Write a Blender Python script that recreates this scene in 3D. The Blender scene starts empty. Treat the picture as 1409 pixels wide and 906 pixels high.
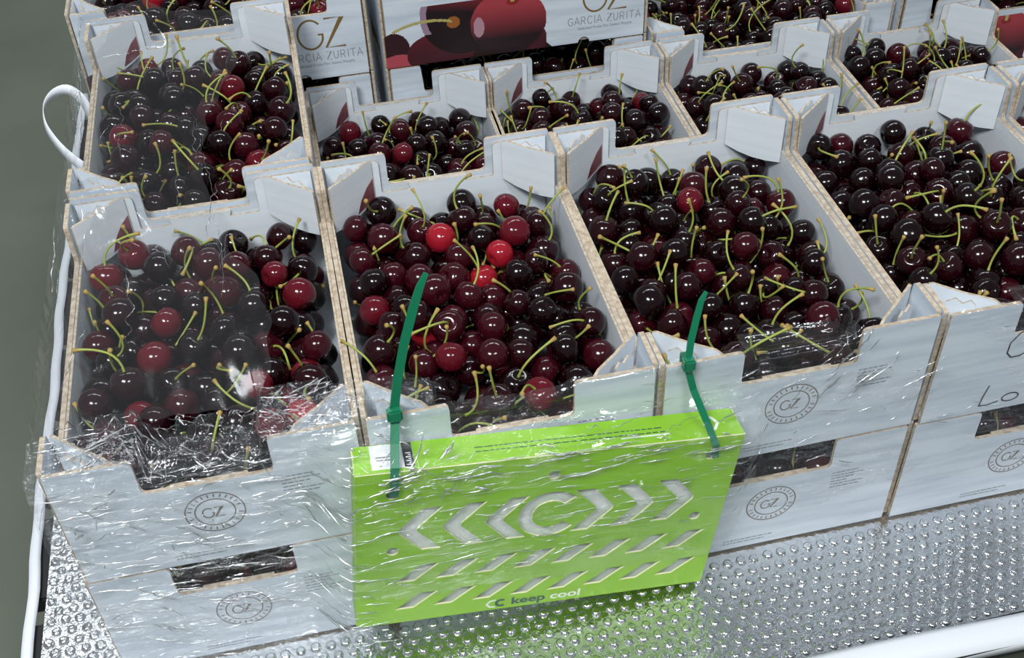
import bpy, bmesh, math, random
import numpy as np
from mathutils import Vector, Matrix, noise

# ------------------------------------------------------------------ camera, world, lights
SC = bpy.context.scene
COL = SC.collection
FOIL = 0.150                      # height of the foil sheet above the floor
H = 131.7                         # crate height (mm)
ZT = FOIL * 1000 + 2 * H          # post tops of the front crates (mm)
F_PX, PITCH, ROLL, YAW = 1594.75, 0.743270, -0.042111, 0.187870
CAM = (243.6, -614.4, 644.2 + ZT)
def cam_axes():
    cy, sy, cp, sp = math.cos(YAW), math.sin(YAW), math.cos(PITCH), math.sin(PITCH)
    fwd = Vector((sy * cp, cy * cp, -sp)); right = Vector((cy, -sy, 0)); up = right.cross(fwd)
    c, s = math.cos(ROLL), math.sin(ROLL)
    return c * right + s * up, -s * right + c * up, fwd
RIGHT, UP, FWD = cam_axes()
cd = bpy.data.cameras.new('camera'); cd.sensor_width = 36; cd.lens = 36 * F_PX / 1409
cd.clip_start = 0.02; cd.clip_end = 50
cam = bpy.data.objects.new('camera', cd); COL.objects.link(cam)
m = Matrix((RIGHT, UP, -FWD)).transposed().to_4x4(); m.translation = Vector(CAM) * 0.001
cam.matrix_world = m
SC.camera = cam

w = bpy.data.worlds.new('hall'); SC.world = w; w.use_nodes = True
w.node_tree.nodes['Background'].inputs[0].default_value = (0.80, 0.90, 1.0, 1)
w.node_tree.nodes['Background'].inputs[1].default_value = 0.20

def area(name, loc, target, sx, sy, power, color=(1, 1, 1)):
    l = bpy.data.lights.new(name, 'AREA'); l.shape = 'RECTANGLE'; l.size = sx; l.size_y = sy
    l.energy = power; l.color = color
    o = bpy.data.objects.new(name, l); COL.objects.link(o)
    o.location = loc
    o.rotation_euler = (Vector(target) - Vector(loc)).to_track_quat('-Z', 'Y').to_euler()
    return o
area('overhead_light', (-0.45, -1.10, 2.45), (0.4, 0.2, 0.3), 0.70, 0.42, 58, (0.94, 0.98, 1))
area('overhead_light', (1.00, -1.60, 2.75), (0.6, 0.1, 0.25), 0.60, 0.24, 24, (0.94, 0.98, 1))
for lx in (-0.9, 0.6, 2.1):  # unseen rear row, added so the foil reflects a bright area
    area('overhead_light', (lx, 1.95, 3.0), (lx, 1.6, 0), 1.2, 0.30, (8 if lx < 0 else 22), (0.92, 0.97, 1))
SC.view_settings.view_transform = 'Standard'
SC.view_settings.look = 'None'
SC.view_settings.gamma = 1
SC.view_settings.use_curve_mapping = False
SC.view_settings.exposure = 0.06

# ------------------------------------------------------------------ helpers
MM = 0.001
rng = random.Random(7)
nrng = np.random.default_rng(11)
def link(name, data, parent=None, mats=None):
    o = bpy.data.objects.new(name, data); COL.objects.link(o)
    if parent is not None: o.parent = parent
    if mats is not None and data is not None and len(data.materials) == 0:
        for k in (mats if isinstance(mats, (list, tuple)) else [mats]): data.materials.append(k)
    return o
def empty(name, loc, rz=0):
    o = bpy.data.objects.new(name, None); COL.objects.link(o); o.empty_display_size = 0.02
    o.location = Vector(loc) * MM; o.rotation_euler = (0, 0, rz)
    return o
def tag(o, label, cat, group=None, kind=None):
    if label: o['label'] = label
    if cat: o['category'] = cat
    if group: o['group'] = group
    if kind: o['kind'] = kind
    return o
def mesh(name, verts, faces, mats=None, smooth=False, midx=None):
    me = bpy.data.meshes.new(name)
    v = np.asarray(verts, dtype=float) * MM
    me.from_pydata(v.tolist(), [], faces)
    if mats is not None:
        for k in (mats if isinstance(mats, (list, tuple)) else [mats]): me.materials.append(k)
    if midx is not None: me.polygons.foreach_set('material_index', midx)
    if smooth: me.polygons.foreach_set('use_smooth', [True] * len(me.polygons))
    me.update()
    return me
def panel(name, loops, thick, frame, mats):
    """Flat sheet cut along 2-D loops (first outer, others holes), extruded, edges get the 2nd material.
    frame = (origin, u, v): the sheet fills origin + a u + b v, thickness along u x v."""
    cu = bpy.data.curves.new(name, 'CURVE'); cu.dimensions = '2D'; cu.fill_mode = 'BOTH'
    cu.extrude = thick / 2
    for lp in loops:
        sp = cu.splines.new('POLY'); sp.points.add(len(lp) - 1)
        for k, (a, b) in enumerate(lp): sp.points[k].co = (a, b, 0, 1)
        sp.use_cyclic_u = True
    ob = bpy.data.objects.new('tmp', cu); COL.objects.link(ob)
    bpy.context.view_layer.update()
    me = bpy.data.meshes.new_from_object(ob.evaluated_get(bpy.context.evaluated_depsgraph_get()))
    bpy.data.objects.remove(ob); bpy.data.curves.remove(cu)
    me.name = name
    o, u, v = (Vector(x) for x in frame); n = u.cross(v)
    me.materials.clear()
    for k in (mats if isinstance(mats, (list, tuple)) else [mats]): me.materials.append(k)
    two = len(me.materials) > 1
    for p in me.polygons:
        p.material_index = 1 if two and abs(p.normal.z) < 0.5 else 0
        p.use_smooth = False
    for vt in me.vertices:
        c = vt.co.copy(); vt.co = (o + u * c.x + v * c.y + n * c.z) * MM
    me.update()
    return me
def rounded(pts, radii, n=3):
    out = []
    N = len(pts)
    for i, (p, r) in enumerate(zip(pts, radii)):
        p = Vector(p)
        if r <= 0: out.append(tuple(p)); continue
        a = (Vector(pts[i - 1]) - p).normalized(); b = (Vector(pts[(i + 1) % N]) - p).normalized()
        s, e = p + a * r, p + b * r
        for k in range(n + 1):
            t = k / n
            q = s * (1 - t) ** 2 + p * 2 * t * (1 - t) + e * t ** 2
            out.append((q.x, q.y))
    return out
def ribbon_strokes(name, polys, width, frame, mat, cyc=False):
    """flat pen strokes of constant width in a plane"""
    o, u, v = (Vector(x) for x in frame); V = []; Fc = []
    for pl in polys:
        pts = [Vector(p) for p in pl]; n = len(pts); base = len(V)
        for i, p in enumerate(pts):
            closed = (pts[0] - pts[-1]).length < 1e-6
            a = pts[i - 1] if i > 0 else (pts[-2] if closed else pts[0])
            b = pts[i + 1] if i < n - 1 else (pts[1] if closed else pts[-1])
            d = b - a
            d = d.normalized() if d.length > 1e-9 else Vector((1, 0))
            nn = Vector((-d.y, d.x))
            # mitre
            if 0 < i < n - 1:
                d1 = (p - a).normalized(); nn1 = Vector((-d1.y, d1.x)); k = max(0.4, nn.dot(nn1)); nn = nn / k
            for s in (-1, 1):
                q = p + nn * (s * width / 2); V.append(o + u * q.x + v * q.y)
        for i in range(n - 1):
            a = base + 2 * i; Fc.append((a, a + 2, a + 3, a + 1))
    return mesh(name, V, Fc, mat)
def text_mesh(name, body, size, frame, mat, align='CENTER', bold=0.0, sx=1.0, space=1.0):
    cu = bpy.data.curves.new(name, 'FONT'); cu.body = body; cu.size = size; cu.align_x = align; cu.offset = bold
    cu.space_character = space; cu.resolution_u = 3; cu.fill_mode = 'FRONT'
    ob = bpy.data.objects.new('tmp', cu); COL.objects.link(ob); bpy.context.view_layer.update()
    me = bpy.data.meshes.new_from_object(ob.evaluated_get(bpy.context.evaluated_depsgraph_get()))
    bpy.data.objects.remove(ob); bpy.data.curves.remove(cu)
    o, u, v = (Vector(x) for x in frame)
    for vt in me.vertices: vt.co = (o + u * (vt.co.x * sx) + v * vt.co.y) * MM
    me.materials.clear(); me.materials.append(mat); me.name = name
    return me
def sweep(name, pts, half_w, half_t, side, mats, smooth=False):
    """flat strap along a polyline; side = width direction(s)"""
    pts = [Vector(p) for p in pts]; V = []; Fc = []
    for i, p in enumerate(pts):
        t = (pts[min(i + 1, len(pts) - 1)] - pts[max(i - 1, 0)]).normalized()
        s = Vector(side[i] if isinstance(side, list) else side); s = (s - t * s.dot(t)).normalized(); n = t.cross(s)
        hw = half_w[i] if isinstance(half_w, (list, tuple)) else half_w
        for a, b in ((-1, -1), (1, -1), (1, 1), (-1, 1)): V.append(p + s * hw * a + n * half_t * b)
    for i in range(len(pts) - 1):
        for k in range(4):
            a = 4 * i + k; b = 4 * i + (k + 1) % 4; Fc.append((a, b, b + 4, a + 4))
    Fc.append((3, 2, 1, 0)); e = 4 * (len(pts) - 1); Fc.append((e, e + 1, e + 2, e + 3))
    return mesh(name, V, Fc, mats, smooth)
def box_data(x0, x1, y0, y1, z0, z1):
    V = [(x, y, z) for z in (z0, z1) for y in (y0, y1) for x in (x0, x1)]
    F = [(0, 2, 3, 1), (4, 5, 7, 6), (0, 1, 5, 4), (2, 6, 7, 3), (0, 4, 6, 2), (1, 3, 7, 5)]
    return V, F
def bevel_box(name, x0, x1, y0, y1, z0, z1, mats, bev=2.0, seg=2):
    V, F = box_data(x0, x1, y0, y1, z0, z1)
    me = mesh(name, V, F, mats)
    bm = bmesh.new(); bm.from_mesh(me)
    bmesh.ops.bevel(bm, geom=bm.edges[:], offset=bev * MM, segments=seg, affect='EDGES')
    bm.to_mesh(me); bm.free(); return me

# ------------------------------------------------------------------ materials
def mat(name, color, rough=0.5, metallic=0.0, spec=0.5):
    k = bpy.data.materials.new(name); k.use_nodes = True
    b = k.node_tree.nodes['Principled BSDF']
    b.inputs['Base Color'].default_value = (*color, 1); b.inputs['Roughness'].default_value = rough
    b.inputs['Metallic'].default_value = metallic; b.inputs['Specular IOR Level'].default_value = spec
    return k
def nodes(k): return k.node_tree.nodes, k.node_tree.links, k.node_tree.nodes['Principled BSDF']
def noise_color(k, scale, c0, c1, p0=0.35, p1=0.65, vec=(1, 1, 1), detail=4, coord='Object', bump=0, bscale=None, dist=0.001):
    N, L, b = nodes(k)
    tc = N.new('ShaderNodeTexCoord'); mp = N.new('ShaderNodeMapping'); mp.inputs['Scale'].default_value = vec
    nz = N.new('ShaderNodeTexNoise'); nz.inputs['Scale'].default_value = scale; nz.inputs['Detail'].default_value = detail
    cr = N.new('ShaderNodeValToRGB'); cr.color_ramp.elements[0].position = p0; cr.color_ramp.elements[1].position = p1
    cr.color_ramp.elements[0].color = (*c0, 1); cr.color_ramp.elements[1].color = (*c1, 1)
    L.new(tc.outputs[coord], mp.inputs[0]); L.new(mp.outputs[0], nz.inputs[0]); L.new(nz.outputs[0], cr.inputs[0])
    L.new(cr.outputs[0], b.inputs['Base Color'])
    if bump:
        bp = N.new('ShaderNodeBump'); bp.inputs['Strength'].default_value = bump; bp.inputs['Distance'].default_value = dist
        L.new(nz.outputs[0], bp.inputs['Height']); L.new(bp.outputs[0], b.inputs['Normal'])
    return k
WHITE = noise_color(mat('white_printed_cardboard', (.7, .75, .8), 0.45), 1.0, (0.50, 0.56, 0.625), (0.655, 0.705, 0.76), .30, .64, (9, 9, 100), 4)
INNER = noise_color(mat('white_inner_cardboard', (.75, .8, .84), 0.5), 1.0, (0.70, 0.745, 0.79), (0.765, 0.805, 0.845), .3, .6, (7, 7, 90), 4)
KRAFT = noise_color(mat('kraft_cut_edge', (.5, .4, .3), 0.85), 1.0, (0.36, 0.275, 0.19), (0.56, 0.465, 0.355), .34, .64, (240, 240, 300), 3)
INK_DARK = mat('dark_print_ink', (0.10, 0.10, 0.105), 0.5)
INK_GREY = mat('grey_print_ink', (0.26, 0.275, 0.30), 0.5)
INK_GOLD = mat('gold_print_ink', (0.20, 0.125, 0.035), 0.45)
INK_BROWN = mat('brown_stamp_ink', (0.20, 0.17, 0.14), 0.6)
INK_RED = noise_color(mat('dark_red_print', (.2, .05, .06), 0.5), 40, (0.14, 0.035, 0.045), (0.32, 0.11, 0.12), .3, .7)
GREEN = noise_color(mat('lime_green_card', (.24, .52, .004), 0.38), 6, (0.235, 0.50, 0.004), (0.265, 0.56, 0.006), .3, .7)
CREAM = mat('cream_card_edge', (0.72, 0.70, 0.45), 0.7)
TIE = mat('green_plastic_tie', (0.004, 0.16, 0.075), 0.32)
LABEL = mat('white_sticker_paper', (0.82, 0.83, 0.84), 0.4)
BLACK = mat('black_print', (0.012, 0.013, 0.015), 0.4)
PEN = mat('black_marker', (0.025, 0.025, 0.03), 0.5)
DARKP = mat('dark_plastic', (0.012, 0.012, 0.014), 0.5)
WHITEP = mat('white_woven_tape', (0.80, 0.82, 0.86), 0.5)
LOGO_W = mat('pale_print', (0.80, 0.86, 0.72), 0.4)
LOGO_D = mat('dark_green_print', (0.012, 0.07, 0.05), 0.4)

CONC = noise_color(mat('green_grey_concrete', (.1, .11, .09), 0.55), 3.0, (0.098, 0.112, 0.082), (0.128, 0.142, 0.108), .3, .7, (1, 1, 1), 8, bump=0.08)
def foil_mat():
    k = mat('silver_foil', (0.78, 0.79, 0.80), 0.20, 1.0)
    N, L, b = nodes(k)
    tc = N.new('ShaderNodeTexCoord'); nz = N.new('ShaderNodeTexNoise'); nz.inputs['Scale'].default_value = 190; nz.inputs['Detail'].default_value = 3
    bp = N.new('ShaderNodeBump'); bp.inputs['Strength'].default_value = 0.55; bp.inputs['Distance'].default_value = 0.002
    L.new(tc.outputs['Object'], nz.inputs[0]); L.new(nz.outputs[0], bp.inputs['Height']); L.new(bp.outputs[0], b.inputs['Normal'])
    return k
FOILM = foil_mat()
def film_mat(name, milk, scale, vec, strength, gain=1.6, rough=0.07, dist=0.006):
    k = bpy.data.materials.new(name); k.use_nodes = True; N = k.node_tree.nodes; L = k.node_tree.links; N.clear()
    out = N.new('ShaderNodeOutputMaterial'); tr = N.new('ShaderNodeBsdfTransparent'); tr.inputs[0].default_value = (.965, .97, .975, 1)
    gl = N.new('ShaderNodeBsdfGlossy'); gl.inputs['Roughness'].default_value = rough; gl.inputs[0].default_value = (1, 1, 1, 1)
    df = N.new('ShaderNodeBsdfDiffuse'); df.inputs[0].default_value = (.85, .88, .9, 1)
    fr = N.new('ShaderNodeLayerWeight'); fr.inputs[0].default_value = 0.5
    pw = N.new('ShaderNodeMath'); pw.operation = 'POWER'; pw.inputs[1].default_value = 5
    ad = N.new('ShaderNodeMath'); ad.operation = 'MULTIPLY_ADD'; ad.inputs[1].default_value = 0.22; ad.inputs[2].default_value = 0.035
    tc = N.new('ShaderNodeTexCoord'); mp = N.new('ShaderNodeMapping'); mp.inputs['Scale'].default_value = vec
    nz = N.new('ShaderNodeTexNoise'); nz.inputs['Scale'].default_value = scale; nz.inputs['Detail'].default_value = 4; nz.inputs['Distortion'].default_value = 0.6
    bp = N.new('ShaderNodeBump'); bp.inputs['Strength'].default_value = strength; bp.inputs['Distance'].default_value = dist
    n2 = N.new('ShaderNodeTexNoise'); n2.inputs['Scale'].default_value = 1.0; n2.inputs['Detail'].default_value = 2
    m3 = N.new('ShaderNodeMapping'); m3.inputs['Scale'].default_value = (9, 9, 20); L.new(tc.outputs['Object'], m3.inputs[0]); L.new(m3.outputs[0], n2.inputs[0])
    mr = N.new('ShaderNodeMapRange'); mr.inputs[1].default_value = .47; mr.inputs[2].default_value = .70; mr.inputs[3].default_value = .05; mr.inputs[4].default_value = 1.0
    L.new(n2.outputs[0], mr.inputs[0])
    hm2 = N.new('ShaderNodeMath'); hm2.operation = 'MULTIPLY'
    L.new(tc.outputs['Object'], mp.inputs[0]); L.new(mp.outputs[0], nz.inputs[0])
    L.new(nz.outputs[0], hm2.inputs[0]); L.new(mr.outputs[0], hm2.inputs[1]); L.new(hm2.outputs[0], bp.inputs['Height'])
    for q in (gl, fr): L.new(bp.outputs[0], q.inputs['Normal'])
    mu = N.new('ShaderNodeMath'); mu.operation = 'MULTIPLY'; mu.inputs[1].default_value = gain; mu.use_clamp = True
    L.new(fr.outputs['Facing'], pw.inputs[0]); L.new(pw.outputs[0], ad.inputs[0]); L.new(ad.outputs[0], mu.inputs[0])
    m1 = N.new('ShaderNodeMixShader'); m1.inputs[0].default_value = milk
    L.new(tr.outputs[0], m1.inputs[1]); L.new(df.outputs[0], m1.inputs[2])
    m2 = N.new('ShaderNodeMixShader'); L.new(mu.outputs[0], m2.inputs[0]); L.new(m1.outputs[0], m2.inputs[1]); L.new(gl.outputs[0], m2.inputs[2])
    L.new(m2.outputs[0], out.inputs[0])
    return k
FILM_F = film_mat('clear_stretch_film', 0.014, 1.0, (34, 34, 150), 1.0, 1.5, 0.10, 0.030)
FILM_T = film_mat('clear_top_film', 0.014, 1.0, (70, 22, 60), 0.8, 1.1, 0.12, 0.007)
FILM_C = film_mat('crumpled_film', 0.012, 1.0, (75, 75, 75), 0.7, 1.2, 0.07, 0.006)

CH_COL = [(0.0065, 0.001, 0.0018), (0.015, 0.0014, 0.0032), (0.036, 0.0026, 0.0062), (0.10, 0.005, 0.011), (0.30, 0.010, 0.020)]
CH_MAT = []
for i, c in enumerate(CH_COL):
    k = noise_color(mat('cherry_skin', c, 0.13, 0, 0.5), 38, tuple(x * .7 for x in c), tuple(x * 1.25 for x in c), .3, .7, coord='Object')
    k.node_tree.nodes['Principled BSDF'].inputs['Specular IOR Level'].default_value = 0.42
    CH_MAT.append(k)
STEM = noise_color(mat('green_stem', (.3, .36, .06), 0.5), 60, (0.20, 0.26, 0.035), (0.40, 0.43, 0.09), .3, .7)
STEMTIP = mat('brown_stem_tip', (0.36, 0.24, 0.06), 0.6)

# ------------------------------------------------------------------ setting: floor, pallet, foil
fl = link('floor', mesh('floor', [(-4000, -4000, 0), (5000, -4000, 0), (5000, 6000, 0), (-4000, 6000, 0)], [(0, 1, 2, 3)], CONC))
tag(fl, 'green-grey concrete floor with small pale specks', None, kind='structure')

ZF = FOIL * 1000
pal = empty('pallet', (600, 440, 0)); tag(pal, 'black pallet under the silver bubble foil', 'pallet')
for k in range(9):
    y0 = -592 + k * 127
    link('deck_board', bevel_box('deck_board', -692, 700, y0, y0 + 100, ZF - 24, ZF - 4, DARKP, 2), pal)
for k in range(3):
    x0 = (-660, -60, 580)[k]
    link('runner', bevel_box('runner', x0, x0 + 100, -590, 520, 0.5, ZF - 25, DARKP, 3), pal)

foil = empty('foil_blanket', (600, 440, ZF)); tag(foil, 'silver bubble foil sheet with white hem under the white crates', 'foil')
fx0, fx1, fy0, fy1 = -76, 1300, -124, 1030
def foil_z(x, y):
    return -1.6 + 1.1 * noise.noise(Vector((x * .02, y * .02, 3.1)))
V = []; Fc = []
def grid_patch(xs, ys):
    b = len(V)
    for y in ys:
        for x in xs: V.append((x - 600, y - 440, foil_z(x, y)))
    nx = len(xs)
    for j in range(len(ys) - 1):
        for i in range(nx - 1):
            a = b + j * nx + i; Fc.append((a, a + 1, a + nx + 1, a + nx))
grid_patch(list(np.linspace(fx0, fx1, 150)), list(np.linspace(fy0, 10, 16)))
grid_patch(list(np.linspace(fx0, fx1, 40)), list(np.linspace(10, fy1, 40)))
link('foil_sheet', mesh('foil_sheet', V, Fc, FOILM, True), foil)
# bubbles: domes with a slightly dimpled cap, in staggered rows
V = []; Fc = []
def bubble(x, y, r, h):
    b = len(V); prof = [(1.0, 0), (.93, .55), (.72, .95), (.38, 1.0)]
    z0 = foil_z(x, y) - .2
    tx, ty = rng.uniform(-.10, .10), rng.uniform(-.10, .10)
    n = 9
    for pr, ph in prof:
        for k in range(n):
            a = 2 * math.pi * k / n
            dx, dy = r * pr * math.cos(a), r * pr * math.sin(a)
            V.append((x - 600 + dx, y - 440 + dy, z0 + h * ph + (dx * tx + dy * ty) * ph))
    V.append((x - 600, y - 440, z0 + h * rng.uniform(.55, .95)))
    for j in range(3):
        for k in range(n):
            Fc.append((b + j * n + k, b + j * n + (k + 1) % n, b + (j + 1) * n + (k + 1) % n, b + (j + 1) * n + k))
    for k in range(n): Fc.append((b + 3 * n + k, b + 3 * n + (k + 1) % n, b + 4 * n))
P = 13.4
def bubble_field(x0, x1, y0, y1):
    j = 0; y = y0
    while y < y1:
        x = x0 + (P / 2 if j % 2 else 0)
        while x < x1:
            bubble(x + rng.uniform(-.6, .6), y + rng.uniform(-.6, .6), 5.1 * rng.uniform(.9, 1.06), 3.4 * rng.uniform(.7, 1.1))
            x += P
        y += P * .866; j += 1
bubble_field(-68, 1240, fy0 + 7, -5)
bubble_field(-70, -6, 2, 700)
tag(link('bubbles', mesh('bubbles', V, Fc, FOILM, True), foil), None, None, kind='stuff')
# white hem: front strip rolls over the pallet edge, left strip stands a little off the foil
hx = np.linspace(-96, 1310, 60)
def hem(name, line):
    V = []; Fc = []; n = len(line[0])
    for ring in line: V.extend(ring)
    for j in range(len(line) - 1):
        for i in range(n - 1):
            a = j * n + i; Fc.append((a, a + 1, a + n + 1, a + n))
    me = mesh(name, V, Fc, WHITEP, True)
    o = link(name, me, foil); sm = o.modifiers.new('thick', 'SOLIDIFY'); sm.thickness = 0.0012
    return o
prof = [(-126, .6), (-131, 1.6), (-143, 0.6), (-150, -5), (-152, -13)]
hem('hem', [[(x - 600, y - 440 + 1.2 * math.sin(x * .013), z + .6 * math.sin(x * .03)) for x in hx] for y, z in prof])
prof = [(-84, 0.2), (-88, 2.0), (-94, 1.0), (-97, -6), (-98, -14)]
hy = np.linspace(-124, 1030, 60)
hem('hem', [[(x - 600 + 1.6 * math.sin(y * .02) + .8 * math.sin(y * .07), y - 440, z) for y in hy] for x, z in prof])

# ------------------------------------------------------------------ crate
CW, CD = 118.9, 179.0            # half width, half depth of a crate
PX, PY = 47.0, 46.0              # corner post legs
NB = H - 37                      # notch bottom
RB = H - 40                      # side rim
def end_outline():
    x = CW - 3.5
    pts = [(-x, 2), (x, 2), (x, H), (49, H), (49, NB), (-51, NB), (-51, H), (-x, H)]
    return rounded(pts, [0, 0, 2, 5, 6, 6, 5, 2])
def liner_outline():
    x = CW - 7; T = H - 5; a, b = -59, 57
    pts = [(-x, 4), (x, 4), (x, T), (b, T), (b, NB - 7), (27, NB - 7), (29, NB - .6), (-31, NB - .6), (-29, NB - 7), (a, NB - 7), (a, T), (-x, T)]
    return rounded(pts, [0, 0, 0, 5, 3, 1, 1, 1, 1, 3, 5, 0])
def side_outline():
    y = CD - 6; p = CD - PY
    pts = [(-y, 2)]
    for c in (-90, 90):
        pts += [(c - 8, 2)] + [(c + 8 * math.cos(a), 2 + 8 * math.sin(a)) for a in [math.pi * (1 - k / 6) for k in range(1, 6)]] + [(c + 8, 2)]
    pts += [(y, 2)]
    n0 = len(pts)
    pts += [(y, H - .5), (p, H - .5), (p - 3, RB), (-p + 3, RB), (-p, H - .5), (-y, H - .5)]
    return rounded(pts, [0] * n0 + [2, 4, 5, 5, 4, 2])
MESH = {}
WK = [WHITE, KRAFT]; IK = [INNER, KRAFT]
MESH['base'] = panel('base', [[(-CW + 5.5, -CD + 4), (CW - 5.5, -CD + 4), (CW - 5.5, CD - 4), (-CW + 5.5, CD - 4)]], 3, ((0, 0, 4), (1, 0, 0), (0, 1, 0)), IK)
MESH['end_f'] = panel('end_wall', [end_outline()], 3.4, ((0, -CD + 1.8, 0), (1, 0, 0), (0, 0, 1)), WK)
MESH['end_b'] = panel('end_wall', [end_outline()], 3.4, ((0, CD - 1.8, 0), (1, 0, 0), (0, 0, 1)), WK)
MESH['lin_f'] = panel('inner_liner', [liner_outline()], 2.2, ((0, -CD + 5.2, 0), (1, 0, 0), (0, 0, 1)), IK)
MESH['lin_b'] = panel('inner_liner', [liner_outline()], 2.2, ((0, CD - 5.2, 0), (1, 0, 0), (0, 0, 1)), IK)
for nm, sx in (('side_l', -1), ('side_r', 1)):
    MESH[nm] = panel('side_wall', [side_outline()], 4.2, ((sx * (CW - 2.2), 0, 0), (0, 1, 0), (0, 0, 1)), WK)
    MESH[nm + 'i'] = panel('side_lining', [rounded([(-CD + 9, 4), (CD - 9, 4), (CD - 9, RB - 1.2), (-CD + 9, RB - 1.2)], [0, 0, 3, 3])], 2.2,
                           ((sx * (CW - 5.6), 0, 0), (0, 1, 0), (0, 0, 1)), IK)
def flap(sx, sy):
    a = Vector((sx * (CW - 7), sy * (CD - PY), 0)); b = Vector((sx * (CW - 5 - PX), sy * (CD - 7), 0))
    Lh = (b - a).length; u = (b - a) / Lh
    bot = [(Lh * t, H - 54 + 6 * t ** 2 - 3 * math.sin(math.pi * t)) for t in (0, .25, .5, .75, 1)]
    top = [(Lh, H - 4), (Lh * .9, H - 1), (Lh * .5, H - 2.5), (3, H - 1.5), (0, H - 3)]
    return panel('corner_flap', [bot + top], 2.4, (a, u, (0, 0, 1)), IK), a, u, Lh
FL = {}
for sx in (-1, 1):
    for sy in (-1, 1): FL[(sx, sy)] = flap(sx, sy)
def tab(sx, sy):
    # crumpled glue tab standing in the hollow of the post
    a = Vector((sx * (CW - 14), sy * (CD - 27), 0)); b = Vector((sx * (CW - 33), sy * (CD - 13), 0))
    Lh = (b - a).length; u = (b - a) / Lh
    pts = [(0, H - 40), (Lh, H - 40), (Lh, H - 6), (Lh * .8, H - 2), (Lh * .55, H - 7), (Lh * .3, H - 3), (0, H - 9)]
    return panel('glue_tab', [pts], 1.8, (a, u, (0, 0, 1)), IK)
TB = {k: tab(*k) for k in FL}
# red printed cherry fragment on the rear left flap
mf, fa, fu, fL = FL[(-1, 1)]
nfl = Vector(fu).cross(Vector((0, 0, 1))); off = nfl * (1.45 if nfl.dot(Vector((0, -1, 0))) > 0 else -1.45)
FRAG = panel('printed_cherry', [[(fL * .55, H - 52), (fL * .66, H - 39), (fL * .82, H - 29), (fL * .985, H - 23), (fL * .985, H - 46), (fL * .8, H - 49.5)]], .2, (fa + off, fu, (0, 0, 1)), [INK_RED])

def ring(r, n=40, cx=0, cy=0, a0=0, a1=2 * math.pi):
    return [(cx + r * math.cos(a0 + (a1 - a0) * k / n), cy + r * math.sin(a0 + (a1 - a0) * k / n)) for k in range(n + 1)]
def gz_strokes(s, cx, cy):
    """thin geometric G and Z, cap height s"""
    r = s * .5
    k = .80
    G = [(cx - .50 * s * k + (a - cx) * k, b) for a, b in ring(r, 26, cx, cy, math.radians(42), math.radians(338))]
    gx = cx - .50 * s * k
    G += [(gx + r * k * .95, cy - .02 * s), (gx + r * k * .58, cy - .02 * s)]
    Z = [(cx + .10 * s * k, cy + r), (cx + .80 * s * k, cy + r), (cx + .06 * s * k, cy - r), (cx + .84 * s * k, cy - r)]
    return [G, Z]
FRONT = lambda ox, oz: ((ox, -CD - .15, oz), (1, 0, 0), (0, 0, 1))
cz = 60
MESH['stamp'] = ribbon_strokes('round_stamp', [ring(23), ring(15.5)] + [
    [(18 * math.cos(a), 18 * math.sin(a)), (21.4 * math.cos(a), 21.4 * math.sin(a))] for a in [2 * math.pi * k / 26 for k in range(26) if k % 13 not in (0,)]],
    1.1, FRONT(-3, cz), INK_BROWN)
MESH['stamp_gz'] = ribbon_strokes('stamp_letters', gz_strokes(11, 0, 0), 1.2, FRONT(-4, cz), INK_BROWN)
def micro_lines(name, x0, z0, rows, seed, mat_, slope=0.0):
    r = random.Random(seed); pl = []
    for j, wd in enumerate(rows):
        x = x0; z = z0 - j * 4.0
        while x < x0 + wd:
            l = r.uniform(1.5, 6); pl.append([(x, z + (x - x0) * slope), (min(x + l, x0 + wd), z + (min(x + l, x0 + wd) - x0) * slope)]); x += l + 1.0
    return ribbon_strokes(name, pl, 1.25, FRONT(0, 0), mat_)
MESH['micro_r'] = micro_lines('printed_small_text', 52, 86, [26, 30, 22, 16, 32, 28], 3, INK_GREY)
MESH['micro_b'] = micro_lines('printed_small_text', -44, 14, [48, 40], 4, INK_GREY)

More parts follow.
